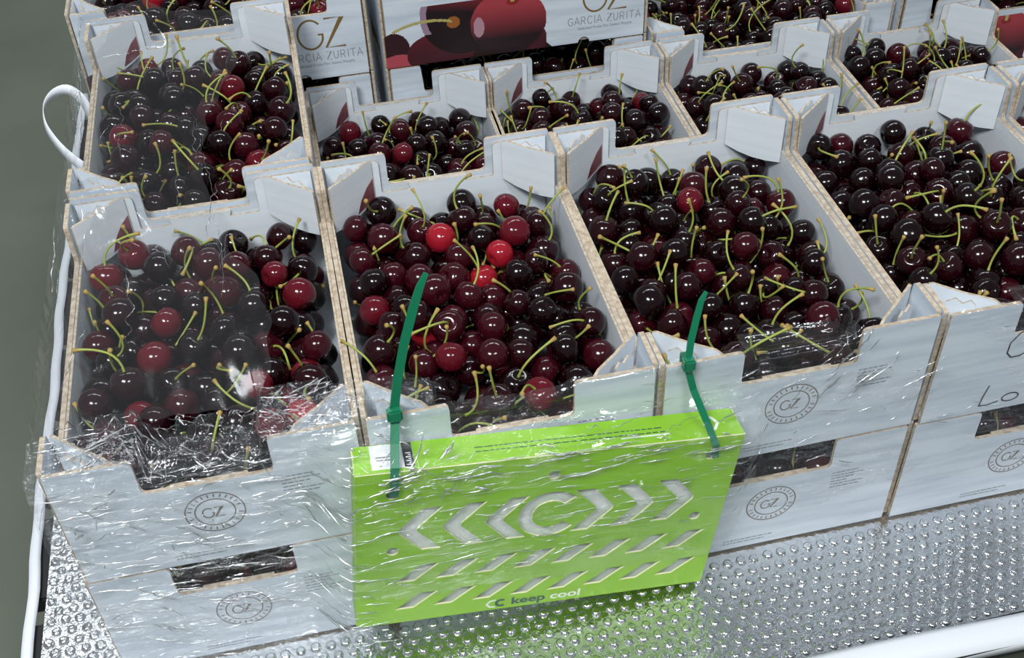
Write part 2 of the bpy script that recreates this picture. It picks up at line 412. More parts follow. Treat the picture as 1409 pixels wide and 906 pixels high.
# long-side print: picture of cherries, letters, name
SIDE = lambda: ((-CW - .15, CD, 0), (0, -1, 0), (0, 0, 1))     # u runs along -y from the left end
def attr_mat(name):
    k = mat(name, (1, 1, 1), .4); N, L, b = nodes(k)
    a = N.new('ShaderNodeVertexColor'); a.layer_name = 'print'; L.new(a.outputs[0], b.inputs['Base Color']); return k
PRINT = attr_mat('printed_picture')
def picture():
    us = np.arange(3, 238, 1.0); hs = np.arange(2.6, RB - 9, 1.0)
    V = []; C = []; Fc = []; idx = {}
    ch = [(135, -6, 92, 34, 6), (14, 26, 21, 25, 0), (20, -2, 34, 22, 2), (203, 16, 15, 22, 1), (75, 15, 45, 30, 3), (105, 66, 54, 56, 4), (167, 46, 51, 45, 5)]
    def col(u, h):
        c = None
        for cx, cy, rx, ry, kind in ch:
            X, Y = (u - cx) / rx, (h - cy) / ry; d = X * X + Y * Y
            if d > 1: continue
            if kind == 0: c = (.035, .012, .016) if X > -.5 else (.10, .04, .05)
            elif kind == 6: c = (.022, .010, .011)
            elif kind == 2: c = (.42, .07, .09)
            elif kind in (1, 3): c = (.06 + .05 * max(0, Y), .014, .02)
            elif kind == 4:
                t = max(0, min(1, (Y - .05) * 1.2 + .15 * X)); c = (.016 + .36 * t, .008 + .03 * t, .010 + .04 * t)
                if d > .72 and X < -.4 and Y > -.4: c = (.30, .20, .27)
                hd = math.hypot(u - 94, (h - 56) * 1.1)
                if hd < 9: c = (.30, .10, .02)
            else:
                t = max(0, min(1, Y * .95 + .45)); c = (.022 + .34 * t, .012 + .035 * t, .015 + .045 * t)
                if (X + .78) ** 2 * 5 + (Y + .05) ** 2 < .10: c = (.42, .24, .28)
                if math.hypot(X - .12, (Y - .62) * 1.6) < .16: c = (.24, .02, .02)
        def stem(u0, h0, u1, h1, sag, wd):
            t = ((u - u0) * (u1 - u0) + (h - h0) * (h1 - h0)) / ((u1 - u0) ** 2 + (h1 - h0) ** 2)
            if 0 <= t <= 1:
                q = (u0 + t * (u1 - u0), h0 + t * (h1 - h0) + sag * 4 * t * (1 - t))
                return math.hypot(u - q[0], h - q[1]) < wd
            return False
        if stem(14, 52, 92, 58, 7, 1.9): c = (.42, .36, .12)
        if stem(173, 74, 172, 95, 0, 2.6): c = (.42, .36, .12)
        return c
    for j, h in enumerate(hs):
        for i, u in enumerate(us):
            c = col(u, h)
            if c is None: continue
            b = len(V); V.extend([(u - .5, h - .5), (u + .5, h - .5), (u + .5, h + .5), (u - .5, h + .5)]); C.extend([c] * 4); Fc.append((b, b + 1, b + 2, b + 3))
    o, uu, vv = (Vector(x) for x in SIDE())
    me = mesh('printed_picture', [o + uu * a + vv * b for a, b in V], Fc, PRINT)
    at = me.color_attributes.new('print', 'FLOAT_COLOR', 'POINT')
    at.data.foreach_set('color', [x for c in C for x in (*c, 1)])
    return me
MESH['picture'] = picture()
MESH['side_gz'] = ribbon_strokes('printed_letters', gz_strokes(40, 300, 65), 2.6, SIDE(), INK_GOLD)
LET = {'G': [[(.9, .8), (.7, .97), (.45, 1), (.15, .8), (.05, .5), (.15, .2), (.45, 0), (.75, .05), (.92, .25), (.92, .45), (.6, .45)]],
       'A': [[(0, 0), (.5, 1), (1, 0)], [(.2, .33), (.8, .33)]], 'R': [[(.1, 0), (.1, 1), (.6, 1), (.8, .85), (.8, .62), (.6, .48), (.1, .48)], [(.5, .48), (.85, 0)]],
       'C': [[(.9, .8), (.7, .97), (.45, 1), (.15, .8), (.05, .5), (.15, .2), (.45, 0), (.7, .03), (.9, .2)]], 'I': [[(.5, 0), (.5, 1)]],
       'Z': [[(.05, 1), (.9, 1), (.05, 0), (.95, 0)]], 'U': [[(.1, 1), (.1, .3), (.3, .03), (.6, .03), (.85, .3), (.85, 1)]], 'T': [[(0, 1), (1, 1)], [(.5, 1), (.5, 0)]]}
def stroke_text(s, x, z, hgt, adv):
    pl = []
    for chh in s:
        if chh == ' ': x += adv * .6; continue
        wd = adv * (.35 if chh == 'I' else .86)
        for l in LET[chh]: pl.append([(x + (a - (.5 if chh == 'I' else 0)) * wd * 1 + (wd * .5 if chh == 'I' else 0), z + b * hgt) for a, b in l])
        x += adv * (.5 if chh == 'I' else 1.05)
    return pl
MESH['side_name'] = ribbon_strokes('printed_name', stroke_text('GARCIA ZURITA', 247, 28, 11, 8.4), 1.0, SIDE(), INK_GREY)
MESH['side_sub'] = text_mesh('printed_slogan', 'Selected Fruits For Select People', 5.6, ((-CW - .15, CD - 298, 20.5), (0, -1, 0), (0, 0, 1)), INK_GREY)

def make_crate(label, x, y, z, rz=0.0, side_print=False, hand=False, sx=1.0):
    t = empty('cherry_crate', (x, y, z), rz); t.scale.x = sx
    tag(t, label, 'crate', 'white cardboard cherry crates')
    link('base_panel', MESH['base'], t)
    ef = link('end_wall', MESH['end_f'], t); eb = link('end_wall', MESH['end_b'], t)
    link('inner_liner', MESH['lin_f'], ef); link('inner_liner', MESH['lin_b'], eb)
    sl = link('side_wall', MESH['side_l'], t); sr = link('side_wall', MESH['side_r'], t)
    link('side_lining', MESH['side_li'], sl); link('side_lining', MESH['side_ri'], sr)
    for k in FL:
        f = link('corner_flap', FL[k][0], t)
        link('glue_tab', TB[k], f)
        if k == (-1, 1): link('printed_cherry', FRAG, f)
    if not hand:
        link('round_stamp', MESH['stamp'], ef); link('stamp_letters', MESH['stamp_gz'], ef)
        link('printed_small_text', MESH['micro_r'], ef); link('printed_small_text', MESH['micro_b'], ef)
    if side_print:
        for q in ('picture', 'side_gz', 'side_name', 'side_sub'): link(MESH[q].name.split('.')[0], MESH[q], sl)
    t['_ef'] = ef.name
    return t
Z1, Z2 = ZF, ZF + H
X_F = [120, 359, 598.8, 842, 1084]
R_F = [0, .004, .012, .008, .006]
W_F = [1.005, 0.998, 1.022, 1.010, 1.0]
FU, FLW = [], []
labF = ['white cherry crate at the front left corner with crumpled film over its front edge',
        'white cherry crate above the left half of the green box',
        'white cherry crate above the right end of the green box',
        'white cherry crate with black handwriting on its front',
        'white cherry crate cut off at the right edge of the photo, front row top']
labL = ['bottom crate under the front left corner crate, with dark hand slot',
        'bottom crate mostly hidden behind the green box', 'bottom crate with round stamp just right of the green box',
        'bottom crate under the one with black handwriting', 'bottom crate of the front row at the far right edge']
for i in range(5):
    FU.append(make_crate(labF[i], X_F[i], 180, Z2, R_F[i], side_print=(i == 0), hand=(i == 3), sx=W_F[i]))
    FLW.append(make_crate(labL[i], X_F[i] - (3, 0, 1, 3, 0)[i] * .6, 180, Z1, R_F[i] * .5, sx=W_F[i]))
B1U = make_crate('white cherry crate behind the front left corner crate, beside the white loop', 119, 546, Z2, -.006, True)
B1L = make_crate('bottom crate of the second row at the left edge, hidden below film', 119, 545, Z1, 0)
BL = []
for i, (x, lab) in enumerate(((357, 'low cherry crate in front of the gold lettered box end'), (592, 'low cherry crate in front of the printed cherry picture'),
                              (832, 'low cherry crate right of the one before the cherry picture'), (1074, 'low cherry crate at the far right of the second row'))):
    BL.append(make_crate(lab, x, 552, Z1, .0))
YC = 745 + CW + .5
C1U = make_crate('sideways cherry crate with gold letters, behind the left second row crate', 153.5, YC, Z2, math.pi / 2, True)
C1L = make_crate('bottom sideways crate under the gold lettered box end', 153.5, YC, Z1, math.pi / 2, True)
C2U = make_crate('sideways crate with large printed cherry picture on its side', 527, YC + 1, Z2, math.pi / 2, True)
C2L = make_crate('bottom sideways crate with black slot under the cherry picture', 527, YC + 1, Z1, math.pi / 2, True)
C4U = make_crate('sideways crate at the top right corner, upper of two', 1259, YC + 1, Z2, math.pi / 2, True)
C4L = make_crate('sideways bottom crate in the back row at the far right', 1259, YC + 1, Z1, math.pi / 2, True)
C3L = make_crate('low sideways cherry crate in the back row right of the picture', 892, YC + 1, Z1, math.pi / 2, True)

# handwriting on the fourth front crate
hw = [[(-47 + a, b) for a, b in [(21, 96), (13, 100), (3, 97), (-4, 86), (-4, 74), (1, 68), (9, 68), (18, 73)]],
      [(-47 + a, b) for a, b in [(-10, 36), (-13, 22), (-14, 11), (-6, 10), (4, 13)]],
      [(-47 + 15 + 8 * math.cos(a), 15.5 + 5 * math.sin(a)) for a in [2 * math.pi * k / 14 for k in range(15)]]]
efh = bpy.data.objects[FU[3]['_ef']]
link('handwriting', ribbon_strokes('handwriting', hw, 1.5, FRONT(0, 0), PEN), efh)
for t in list(bpy.data.objects):
    if '_ef' in t: del t['_ef']

# ------------------------------------------------------------------ cherries: packing
def pack(seed, x0=-CW + 8, x1=CW - 8, y0=-CD + 7, y1=CD - 7, ztop=66.0, mound=14.0, tries=90, floor=5.5, rear=0.0):
    g = np.random.default_rng(seed); S = np.zeros((0, 4))
    for it in range(420):
        r = g.uniform(13.2, 16.0)
        x = g.uniform(x0 + r, x1 - r, tries); y = g.uniform(y0 + r, y1 - r, tries)
        z = np.full(tries, floor + r)
        if len(S):
            d2 = (x[:, None] - S[None, :, 0]) ** 2 + (y[:, None] - S[None, :, 1]) ** 2
            rr = (r + S[None, :, 3]) * .965
            h = np.where(d2 < rr ** 2, S[None, :, 2] + np.sqrt(np.maximum(rr ** 2 - d2, 0)), 0)
            z = np.maximum(z, h.max(1))
        u = x / CW; v = y / CD
        cap = ztop + mound * (1 - u ** 2) * (1 - v ** 2) * 1.0 - rear * np.maximum(v - .4, 0) + 22 * np.maximum(-v - .55, 0) - 7 * u
        cap = np.where((CW - np.abs(x)) / PX + (CD - np.abs(y)) / PY < 1 + r * .030, np.minimum(cap, H - 57), cap)
        sc = z + r - cap
        k = int(np.argmin(z - .45 * (cap - ztop)))
        if sc[k] > 0:
            ok = np.where(sc <= 0)[0]
            if len(ok) == 0:
                if sc[k] > 5 and it > 60: break
                continue
            k = int(ok[np.argmin(z[ok])])
        S = np.vstack([S, [x[k], y[k], z[k], r]])
    return S
DIRS = []
for el, n in ((22, 10), (45, 8), (68, 5), (90, 1)):
    for k in range(n):
        a = 2 * math.pi * (k + .3 * (el == 45)) / n; e = math.radians(el)
        DIRS.append((math.cos(e) * math.cos(a), math.cos(e) * math.sin(a), math.sin(e)))
DIRS = np.array(DIRS)
def ray_blocked(P, Dv, S, skip):
    """P (n,3), Dv (n,3) unit; blocked by any sphere other than its own"""
    oc = S[None, :, :3] - P[:, None, :]
    b = (oc * Dv[:, None, :]).sum(2); c2 = (oc ** 2).sum(2) - b ** 2
    hit = (b > 0) & (c2 < (S[None, :, 3] * .985) ** 2)
    hit[np.arange(len(P)), skip] = False
    return hit.any(1)
def exposed(S):
    n = len(S); out = np.zeros(n, bool)
    for d in DIRS:
        P = S[:, :3] + d * S[:, 3:4]
        out |= ~ray_blocked(P, np.tile(d, (n, 1)), S, np.arange(n))
    return out
CAMV = np.array(CAM); Rr, Ur, Fr = (np.array(v) for v in (RIGHT, UP, FWD))
def project(Pw):
    q = Pw - CAMV; zc = q @ Fr
    return 704.5 + F_PX * (q @ Rr) / zc, 453 - F_PX * (q @ Ur) / zc, zc
# unit hemisphere samples
HS = np.random.default_rng(5).normal(size=(40, 3)); HS /= np.linalg.norm(HS, axis=1)[:, None]
def cam_score(S, Pw, M3, front_h):
    n = len(S); sc = np.zeros(n)
    camL = (CAMV - Pw) @ M3          # camera in crate space
    tot = np.zeros(n); vis = np.zeros(n)
    for d in HS:
        to = camL - S[:, :3]; to /= np.linalg.norm(to, axis=1)[:, None]
        face = (to @ d) > 0.05
        P = S[:, :3] + d * S[:, 3:4] * 1.01
        Dv = camL - P; Dv /= np.linalg.norm(Dv, axis=1)[:, None]
        bl = ray_blocked(P, Dv, S, np.arange(n))
        t = (-CD - P[:, 1]) / np.minimum(Dv[:, 1], -1e-6); cz_ = P[:, 2] + t * Dv[:, 2]; cx_ = P[:, 0] + t * Dv[:, 0]
        lim = np.where(np.abs(cx_ + 1) < 50, front_h - 37, front_h)
        bl |= cz_ < lim
        world = P @ M3.T + Pw
        u, v, zc = project(world)
        bl |= (u < 0) | (u > 1409) | (v < 0) | (v > 906)
        wgt = np.maximum(to @ d, 0)
        tot += wgt * face; vis += wgt * face * (~bl)
    u, v, zc = project(S[:, :3] @ M3.T + Pw)
    return vis / np.maximum(tot, 1e-6) * (S[:, 3] / zc) ** 2
crates = [  # crate, seed, ztop, mound, weights of colour classes, key, front wall height seen from camera
    (FU[0], 1, 99, 8, (.38, .35, .22, .05, .0), 0, H), (FU[1], 2, 96, 9, (.26, .36, .30, .08, .0), 1, H),
    (FU[2], 3, 96, 9, (.56, .32, .11, .01, .00), 2, H), (FU[3], 4, 98, 12, (.60, .30, .09, .01, .00), 3, H),
    (FU[4], 5, 92, 10, (.55, .32, .12, .01, .00), 4, H),
    (B1U, 6, 98, 14, (.46, .36, .15, .03, .0), 5, H),
    (BL[0], 7, 100, 12, (.50, .34, .13, .03, .0), 6, 2 * H), (BL[1], 8, 100, 12, (.42, .34, .18, .06, .0), 7, 2 * H),
    (BL[2], 9, 99, 12, (.55, .34, .10, .01, .0), 8, 2 * H), (BL[3], 10, 99, 12, (.55, .34, .10, .01, .0), 9, 2 * H),
    (C1U, 12, 92, 8, (.40, .34, .18, .06, .02), 10, H), (C3L, 13, 92, 10, (.55, .34, .10, .01, .0), 11, H),
    (C2U, 14, 90, 8, (.5, .34, .15, .01, .0), 12, H), (C4U, 15, 90, 8, (.5, .34, .15, .01, .0), 13, H),
    (C1L, 16, 96, 4, (.6, .3, .1, .0, .0), 21, H), (C2L, 17, 96, 4, (.6, .3, .1, .0, .0), 22, H), (C4L, 18, 96, 4, (.6, .3, .1, .0, .0), 23, H)]
ALL = []
for t, seed, ztop, mound, wts, key, fh in crates:
    S = pack(seed, ztop=ztop, mound=mound, rear=10)
    S = S[exposed(S)]
    rz = t.rotation_euler.z; c, s = math.cos(rz), math.sin(rz)
    M3 = np.array([[c, -s, 0], [s, c, 0], [0, 0, 1.]]); Pw = np.array(t.location) * 1000
    if abs(rz) > 1: sco = np.zeros(len(S))
    else: sco = cam_score(S, Pw, M3, fh)
    g = np.random.default_rng(seed + 100)
    cls = g.choice(5, size=len(S), p=np.array(wts) / sum(wts))
    W3 = S[:, :3] @ M3.T + Pw
    for i in range(len(S)):
        ALL.append([key, W3[i], S[i, 3], sco[i], int(cls[i]), Pw, M3, S[i, :3]])
# the row of cherries seen through the hand slots of the bottom crates
for i in range(4):
    S = pack(40 + i, y1=-CD + 75, ztop=92, mound=4, floor=30)
    S = S[exposed(S)]; Pw = np.array(FLW[i].location) * 1000
    for q in S: ALL.append([20, q[:3] + Pw, q[3], 0.0, rng.choice((0, 0, 1, 2)), Pw, np.eye(3), q[:3]])
# the reddest cherries of the front crates and where they lie (crate, local x, local y)
REDS = [(1, -13, 105, 4), (1, 28, 72, 4), (1, 29, 33, 4), (1, -37, -15, 4), (1, -42, -74, 3), (1, 69, 84, 3), (1, -79, 2, 3), (0, 67, -112, 4), (0, 85, 39, 3), (0, 64, -26, 3), (0, -44, -16, 3), (0, -48, 42, 3), (0, -76, 105, 3), (0, -62, -71, 3), (2, 15, 81, 3), (5, -26, -143, 4), (5, 68, -95, 3), (5, 50, 157, 2)]
for key, x, y, c in REDS:
    cand = [i for i, a in enumerate(ALL) if a[0] == key and a[3] > 0 and math.hypot(a[7][0] - x, a[7][1] - y) < 20]
    if cand: ALL[max(cand, key=lambda i: ALL[i][3])][4] = c
order = sorted(range(len(ALL)), key=lambda i: -ALL[i][3])
KEEP = set(i for i in order[:300] if ALL[i][3] > 0)

# cherry bodies: heart-shaped spheroid with a stem dimple and a faint suture
def cherry_shape(nu, nv, seed):
    r = random.Random(seed); flat = r.uniform(.90, 1.0); sq = r.uniform(.92, 1.0); ph = r.uniform(0, 6.28)
    V = []; Fc = []
    for j in range(nv + 1):
        th = math.pi * j / nv
        for i in range(nu):
            a = 2 * math.pi * i / nu
            rad = 1.0 - .30 * math.exp(-(th / .30) ** 2) + .035 * math.exp(-((th - .75) / .35) ** 2) - .05 * math.exp(-((math.pi - th) / .35) ** 2)
            rad -= .022 * math.exp(-((math.atan2(math.sin(a - ph), math.cos(a - ph))) / .22) ** 2) * math.sin(th)
            rad *= 1 + .012 * math.sin(3 * a + ph) * math.sin(th)
            V.append((rad * math.sin(th) * math.cos(a), rad * math.sin(th) * math.sin(a) * sq, rad * math.cos(th) * flat))
    for j in range(nv):
        for i in range(nu):
            a, b = j * nu + i, j * nu + (i + 1) % nu
            Fc.append((a, a + nu, b + nu, b))
    return np.array(V), Fc
HI = [cherry_shape(22, 15, s) for s in range(6)]
LO = [cherry_shape(14, 10, s) for s in range(4)]
CMESH = {}
for s in range(6):
    for c in range(5):
        V, Fc = HI[s]; CMESH[(s, c)] = mesh('cherry', V * 1000, Fc, CH_MAT[c], True)   # unit radius 1 m, scaled per object
def stem_shape(seed):
    r = random.Random(seed); L = r.uniform(2.2, 3.3); bend = r.uniform(.3, 1.5) * r.choice((1, 1, -.4)); n = 9; pts = []
    x = z = 0; ang = 0
    for k in range(n + 1):
        pts.append((x, 0, .70 + z)); x += math.sin(ang) * L / n; z += math.cos(ang) * L / n; ang += bend / n * (1.6 if k < 4 else .7)
    rad = [.095] + [.070] * (n - 2) + [.09, .15]
    V = []; Fc = []; mi = []; m_ = 6
    for k, p in enumerate(pts):
        q = Vector(pts[min(k + 1, n)]) - Vector(pts[max(k - 1, 0)]); q.normalize(); s = Vector((0, 1, 0)); t = q.cross(s)
        for i in range(m_):
            a = 2 * math.pi * i / m_; V.append(tuple(Vector(p) + (s * math.cos(a) + t * math.sin(a)) * rad[k]))
    for k in range(n):
        for i in range(m_):
            a, b = k * m_ + i, k * m_ + (i + 1) % m_; Fc.append((a, b, b + m_, a + m_)); mi.append(1 if k >= n - 1 else 0)
    V.append(tuple(Vector(pts[-1]) + q * .05)); e = len(V) - 1
    for i in range(m_): Fc.append((n * m_ + i, n * m_ + (i + 1) % m_, e)); mi.append(1)
    return np.array(V), Fc, mi, np.array(pts)
ST = [stem_shape(s) for s in range(10)]
SMESH = [mesh('stem', V * 1000, Fc, [STEM, STEMTIP], True, mi) for V, Fc, mi, _ in ST]
SPH = np.array([[*a[1], a[2]] for a in ALL])
def orient(i, want_stem):
    """random axis; a stem must not run through its neighbours"""
    c, r = SPH[i, :3], SPH[i, 3]
    near = SPH[(np.abs(SPH[:, :3] - c) < 75).all(1) & (np.arange(len(SPH)) != i)]
    best = None
    for k in range(14 if want_stem else 1):
        if want_stem:
            el = math.radians(rng.uniform(5, 75)); az = rng.uniform(0, 2 * math.pi)
        else:
            el = math.radians(rng.uniform(-80, 60)); az = rng.uniform(0, 2 * math.pi)
        ax = Vector((math.cos(el) * math.cos(az), math.cos(el) * math.sin(az), math.sin(el)))
        q = ax.to_track_quat('Z', 'Y').to_matrix() @ Matrix.Rotation(rng.uniform(0, 6.28), 3, 'Z')
        if not want_stem: return q, 0
        s = rng.randrange(10); pts = ST[s][3][3:] * r @ np.array(q).T + c
        d = np.sqrt(((pts[:, None, :] - near[None, :, :3]) ** 2).sum(2)) - near[None, :, 3] if len(near) else np.ones((1, 1))
        pen = np.minimum(d, 0).sum()
        lc = (pts - ALL[i][5]) @ ALL[i][6]; top_ = np.where(np.abs(lc[:, 1]) > CD - 9, H + 3, RB + 3)
        out = ((np.abs(lc[:, 0]) > CW - 9) | (np.abs(lc[:, 1]) > CD - 9)) & (lc[:, 2] < top_)
        if ALL[i][0] >= 20: out |= (np.abs(lc[:, 0]) > CW - 9) | (np.abs(lc[:, 1]) > CD - 9) | (lc[:, 2] > H - 3)
        pen -= 40 * out.sum()
        if best is None or pen > best[0]: best = (pen, q, s)
        if pen > -.5: break
    return (best[1], best[2]) if best[0] > -14 else (best[1], None)
where = {0: 'in film-covered front left crate', 1: 'in crate behind left green tie', 2: 'in crate behind right green tie',
         3: 'in crate with handwriting', 4: 'in cut-off crate at right', 5: 'in crate beside white loop'}
for k in range(6, 30): where[k] = 'in low crate behind front row'
tone = ['near-black cherry', 'dark maroon cherry', 'dark red cherry', 'deep red cherry', 'bright red cherry']
hv, hf, hm, sv, sf, smi = [], [], [], [], [], []
nv_ = ns_ = 0
for i, (key, c, r, sco, cls, _p, _m, loc) in enumerate(ALL):
    want = rng.random() < .43
    q, s = orient(i, want)
    if i in KEEP:
        o = bpy.data.objects.new('cherry', CMESH[(rng.randrange(6), cls)]); COL.objects.link(o)
        mw = q.to_4x4(); o.rotation_euler = q.to_euler(); o.location = Vector(c) * MM; o.scale = (r * MM,) * 3
        has = want and s is not None
        zone = ('front', 'near-front', 'middle', 'near-back', 'back')[min(4, int((loc[1] + CD) / CD * 2.5))] + ' ' + ('far-left', 'left', 'right', 'far-right')[min(3, int((loc[0] + CW) / CW * 2))]
        lab = f"{tone[cls]} {'with' if has else 'without'} stem, {zone}, {where[key]}"
        tag(o, lab, 'cherry', f"{tone[cls].replace('cherry', 'cherries')} at {zone} {where[key]}")
        if has:
            k = bpy.data.objects.new('stem', SMESH[s]); COL.objects.link(k); k.parent = o
    else:
        V, Fc = LO[i % 4]; Wv = V * r @ np.array(q).T + c
        hv.append(Wv); hf.extend([tuple(a + nv_ for a in f) for f in Fc]); hm.extend([cls] * len(Fc)); nv_ += len(V)
        if want and s is not None:
            V, Fc, mi, _ = ST[s]; Wv = V * r @ np.array(q).T + c
            sv.append(Wv); sf.extend([tuple(a + ns_ for a in f) for f in Fc]); smi.extend(mi); ns_ += len(V)
same = {}
for o in COL.objects:
    if o.get('category') == 'cherry': same.setdefault(o['label'], []).append(o)
for lab, l in same.items():
    if len(l) == 1: continue
    l.sort(key=lambda o: project(np.array(o.location) * 1000)[0])
    names = {2: ('left one', 'right one'), 3: ('left one', 'middle one', 'right one')}.get(len(l), ['number %s from left' % w for w in ('one', 'two', 'three', 'four', 'five', 'six', 'seven', 'eight')])
    for o, nme in zip(l, names): o['label'] = lab + ', ' + nme
heap = link('cherry_heap', mesh('cherry_heap', np.vstack(hv), hf, CH_MAT, True, hm))
tag(heap, 'dark cherries heaped in the crates further back and under the top layers', 'cherries', kind='stuff')
tag(link('stems', mesh('stems', np.vstack(sv), sf, [STEM, STEMTIP], True, smi), heap), None, None, kind='stuff')

# ------------------------------------------------------------------ green box
GU = Vector((.9936, 0, -.113)); GV = Vector((-.113, 0, -.9936)); GL, GH, GT = 316, 196, 29
GO = Vector((229, -31, ZT - 24))
gb = empty('cooling_box', tuple(GO + GU * GL / 2 + GV * GH)); tag(gb, 'lime green cardboard cooling box with cut-out arrows tied to the crate fronts', 'box')
gb_inv = Vector(gb.location) * 1000
def gpt(s, t, d=0): return GO + GU * s + GV * t + Vector((0, -d, 0)) - gb_inv
GF = (gpt(0, 0), GU, -GV)          # in-plane frame, second axis up (use negative t)
def T(lp): return [(a, -b) for a, b in lp]
holes = []
def chevron(tip, sgn):
    a, hh, cy = tip, 26, 72
    L_ = 21
    pts = [(a, cy), (a + sgn * L_, cy - hh), (a + sgn * (L_ + 16), cy - hh), (a + sgn * 15, cy), (a + sgn * (L_ + 16), cy + hh), (a + sgn * L_, cy + hh)]
    return rounded(T(pts), [5, 0, 0, 4, 0, 0])
for tp in (33, 69, 104): holes.append(chevron(tp, 1))
for tp in (287, 251, 216): holes.append(chevron(tp, -1))
co = [(160 + 27 * math.cos(a), 72 + 28 * math.sin(a)) for a in [math.radians(40 + 280 * k / 20) for k in range(21)]]
ci = [(160 + 15.5 * math.cos(a), 72 + 16 * math.sin(a)) for a in [math.radians(318 - 276 * k / 18) for k in range(19)]]
holes.append(T(co + ci))
for k in range(8):
    x = 33 + k * 33.5
    holes.append(T([(x, 139), (x + 16, 139), (x + 37, 118), (x + 21, 118)]))
    holes.append(T([(x, 177), (x + 16, 177), (x + 37, 157), (x + 21, 157)]))
for s, t in ((29, 26), (158.5, 24), (291, 21), (30, 96), (291, 98)):
    holes.append(T([(s + 5 * math.cos(a), t + 5 * math.sin(a)) for a in [2 * math.pi * k / 16 for k in range(16)]]))
GC = [GREEN, CREAM]
link('front_panel', panel('front_panel', [T([(0, 0), (GL, 0), (GL, GH), (0, GH)])] + holes, 1.6, GF, GC), gb)
Y = Vector((0, 1, 0))
top = link('top_panel', panel('top_panel', [[(0, 0), (GL, 0), (GL - 2, GT), (2, GT)]], 1.4, (gpt(0, .2), GU, Y), GC), gb)
link('bottom_panel', panel('bottom_panel', [[(0, 1), (GL, 1), (GL, GT), (0, GT)]], 1.4, (gpt(0, GH - 1), GU, Y), GC), gb)
for s in (.8, GL - .8):
    link('end_panel', panel('end_panel', [[(1, -1), (GT, -1), (GT, -GH + 1), (1, -GH + 1)]], 1.4, (gpt(s, 0), Y, -GV), GC), gb)
link('white_insert', panel('white_insert', [T([(4, 4), (GL - 4, 4), (GL - 4, GH - 6), (4, GH - 6)])], 2.0, (gpt(0, 0, -5.5), GU, -GV), [LABEL, CREAM]), gb)
link('back_panel', panel('back_panel', [T([(0, 1), (GL, 1), (GL, GH), (0, GH)])], 1.4, (gpt(0, 0, -GT + 1), GU, -GV), [LABEL, CREAM]), gb)
lf = lambda s, t: (gpt(s, t, 1.0), GU, -GV)
link('printed_name', text_mesh('printed_name', 'keep', 13.5, lf(136, 191), LOGO_D, 'LEFT', .35, 1.2), gb)
link('printed_name', text_mesh('printed_name', 'cool', 13.5, lf(171.5, 191), LOGO_W, 'LEFT', .35, 1.2), gb)
arc = lambda r, cx: [(cx + r * math.cos(a), r * math.sin(a)) for a in [math.radians(48 + 264 * k / 16) for k in range(17)]]
link('printed_mark', ribbon_strokes('printed_mark', [arc(4.2, 0)], 2.6, lf(127, 187), LOGO_D), gb)
link('printed_mark', ribbon_strokes('printed_mark', [[(3, 5), (-2, 4.2), (-5, 0), (-2, -4.2), (3, -5)]], 2.0, lf(119, 187), LOGO_W), gb)
# prints on the top flap
tf = lambda s, d: (gpt(s, -.75) + Vector((0, d, 0)), GU, Y)
pl = []; r_ = random.Random(2)
for row in (15.5, 11):
    x = 95
    while x < 250: l = r_.uniform(2, 7); pl.append([(x, row), (x + l, row)]); x += l + 1.4
link('printed_small_text', ribbon_strokes('printed_small_text', pl, 1.0, tf(0, 0), LOGO_D), top)
link('printed_line', ribbon_strokes('printed_line', [[(213, 8), (254, 8)]], 1.6, tf(0, 0), LOGO_W), top)
link('printed_mark', ribbon_strokes('printed_mark', [[(287, 23), (294, 20), (297, 14), (293, 8), (287, 6)]], 2.6, tf(0, 0), LOGO_W), top)
st = link('sticker', panel('sticker', [[(14, 3), (47, 3), (47, 28), (14, 28)]], .3, tf(0, 0), [LABEL]), top)
link('sticker_strip', panel('sticker_strip', [[(39, 3.2), (46.8, 3.2), (46.8, 28), (39, 28)]], .2, (gpt(0, -1.05), GU, Y), [BLACK]), st)
link('sticker_bars', ribbon_strokes('sticker_bars', [[(41 + (k % 2) * 2, 5 + k * 2), (45, 5 + k * 2)] for k in range(7)] , .9, (gpt(0, -1.3), GU, Y), LABEL), st)
link('sticker_print', ribbon_strokes('sticker_print', [[(20, 6), (22, 6)], [(33, 6), (35, 6)], [(18, 12), (34, 12)], [(18, 15), (30, 15)]], .9, (gpt(0, -1.15), GU, Y), INK_DARK), st)

# ------------------------------------------------------------------ zip ties
def zip_tie(label, strap, headp, tail, w_):
    t = empty('zip_tie', strap[0]); tag(t, label, 'zip tie', 'green zip ties'); o = Vector(strap[0])
    sub = lambda l: [Vector(p) - o for p in l]
    link('strap', sweep('strap', sub(strap), w_ * .5, .8, (1, 0, 0), TIE), t)
    h = Vector(headp) - o
    hm_ = bevel_box('head', h.x - w_ * .85, h.x + w_ * .85, h.y - 4, h.y + 4.5, h.z - 6, h.z + 6, TIE, 1.5)
    link('head', hm_, t)
    n = len(tail); link('tail', sweep('tail', sub(tail), [w_ * .5] * (n - 2) + [w_ * .42, w_ * .25], .8, (1, .15, 0), TIE, False), t)
def z(v): return ZT + v
zip_tie('long green zip tie at the left end of the green box, tail upright',
        [(256, -24, z(-53)), (256, -34.5, z(-51)), (258, -35, z(-34)), (260, -32, z(-22)), (263, -17, z(-12)), (266, -6, z(-1)), (267, -4, z(4)), (268, 4, z(6)), (269, 12, z(1)), (269, 13, z(-40))],
        (266.5, -5.5, z(8)), [(266.5, -4, z(10)), (272, 0, z(36)), (281, 7, z(66)), (291, 14, z(92)), (298, 18, z(108)), (304, 22, z(117))], 7.0)
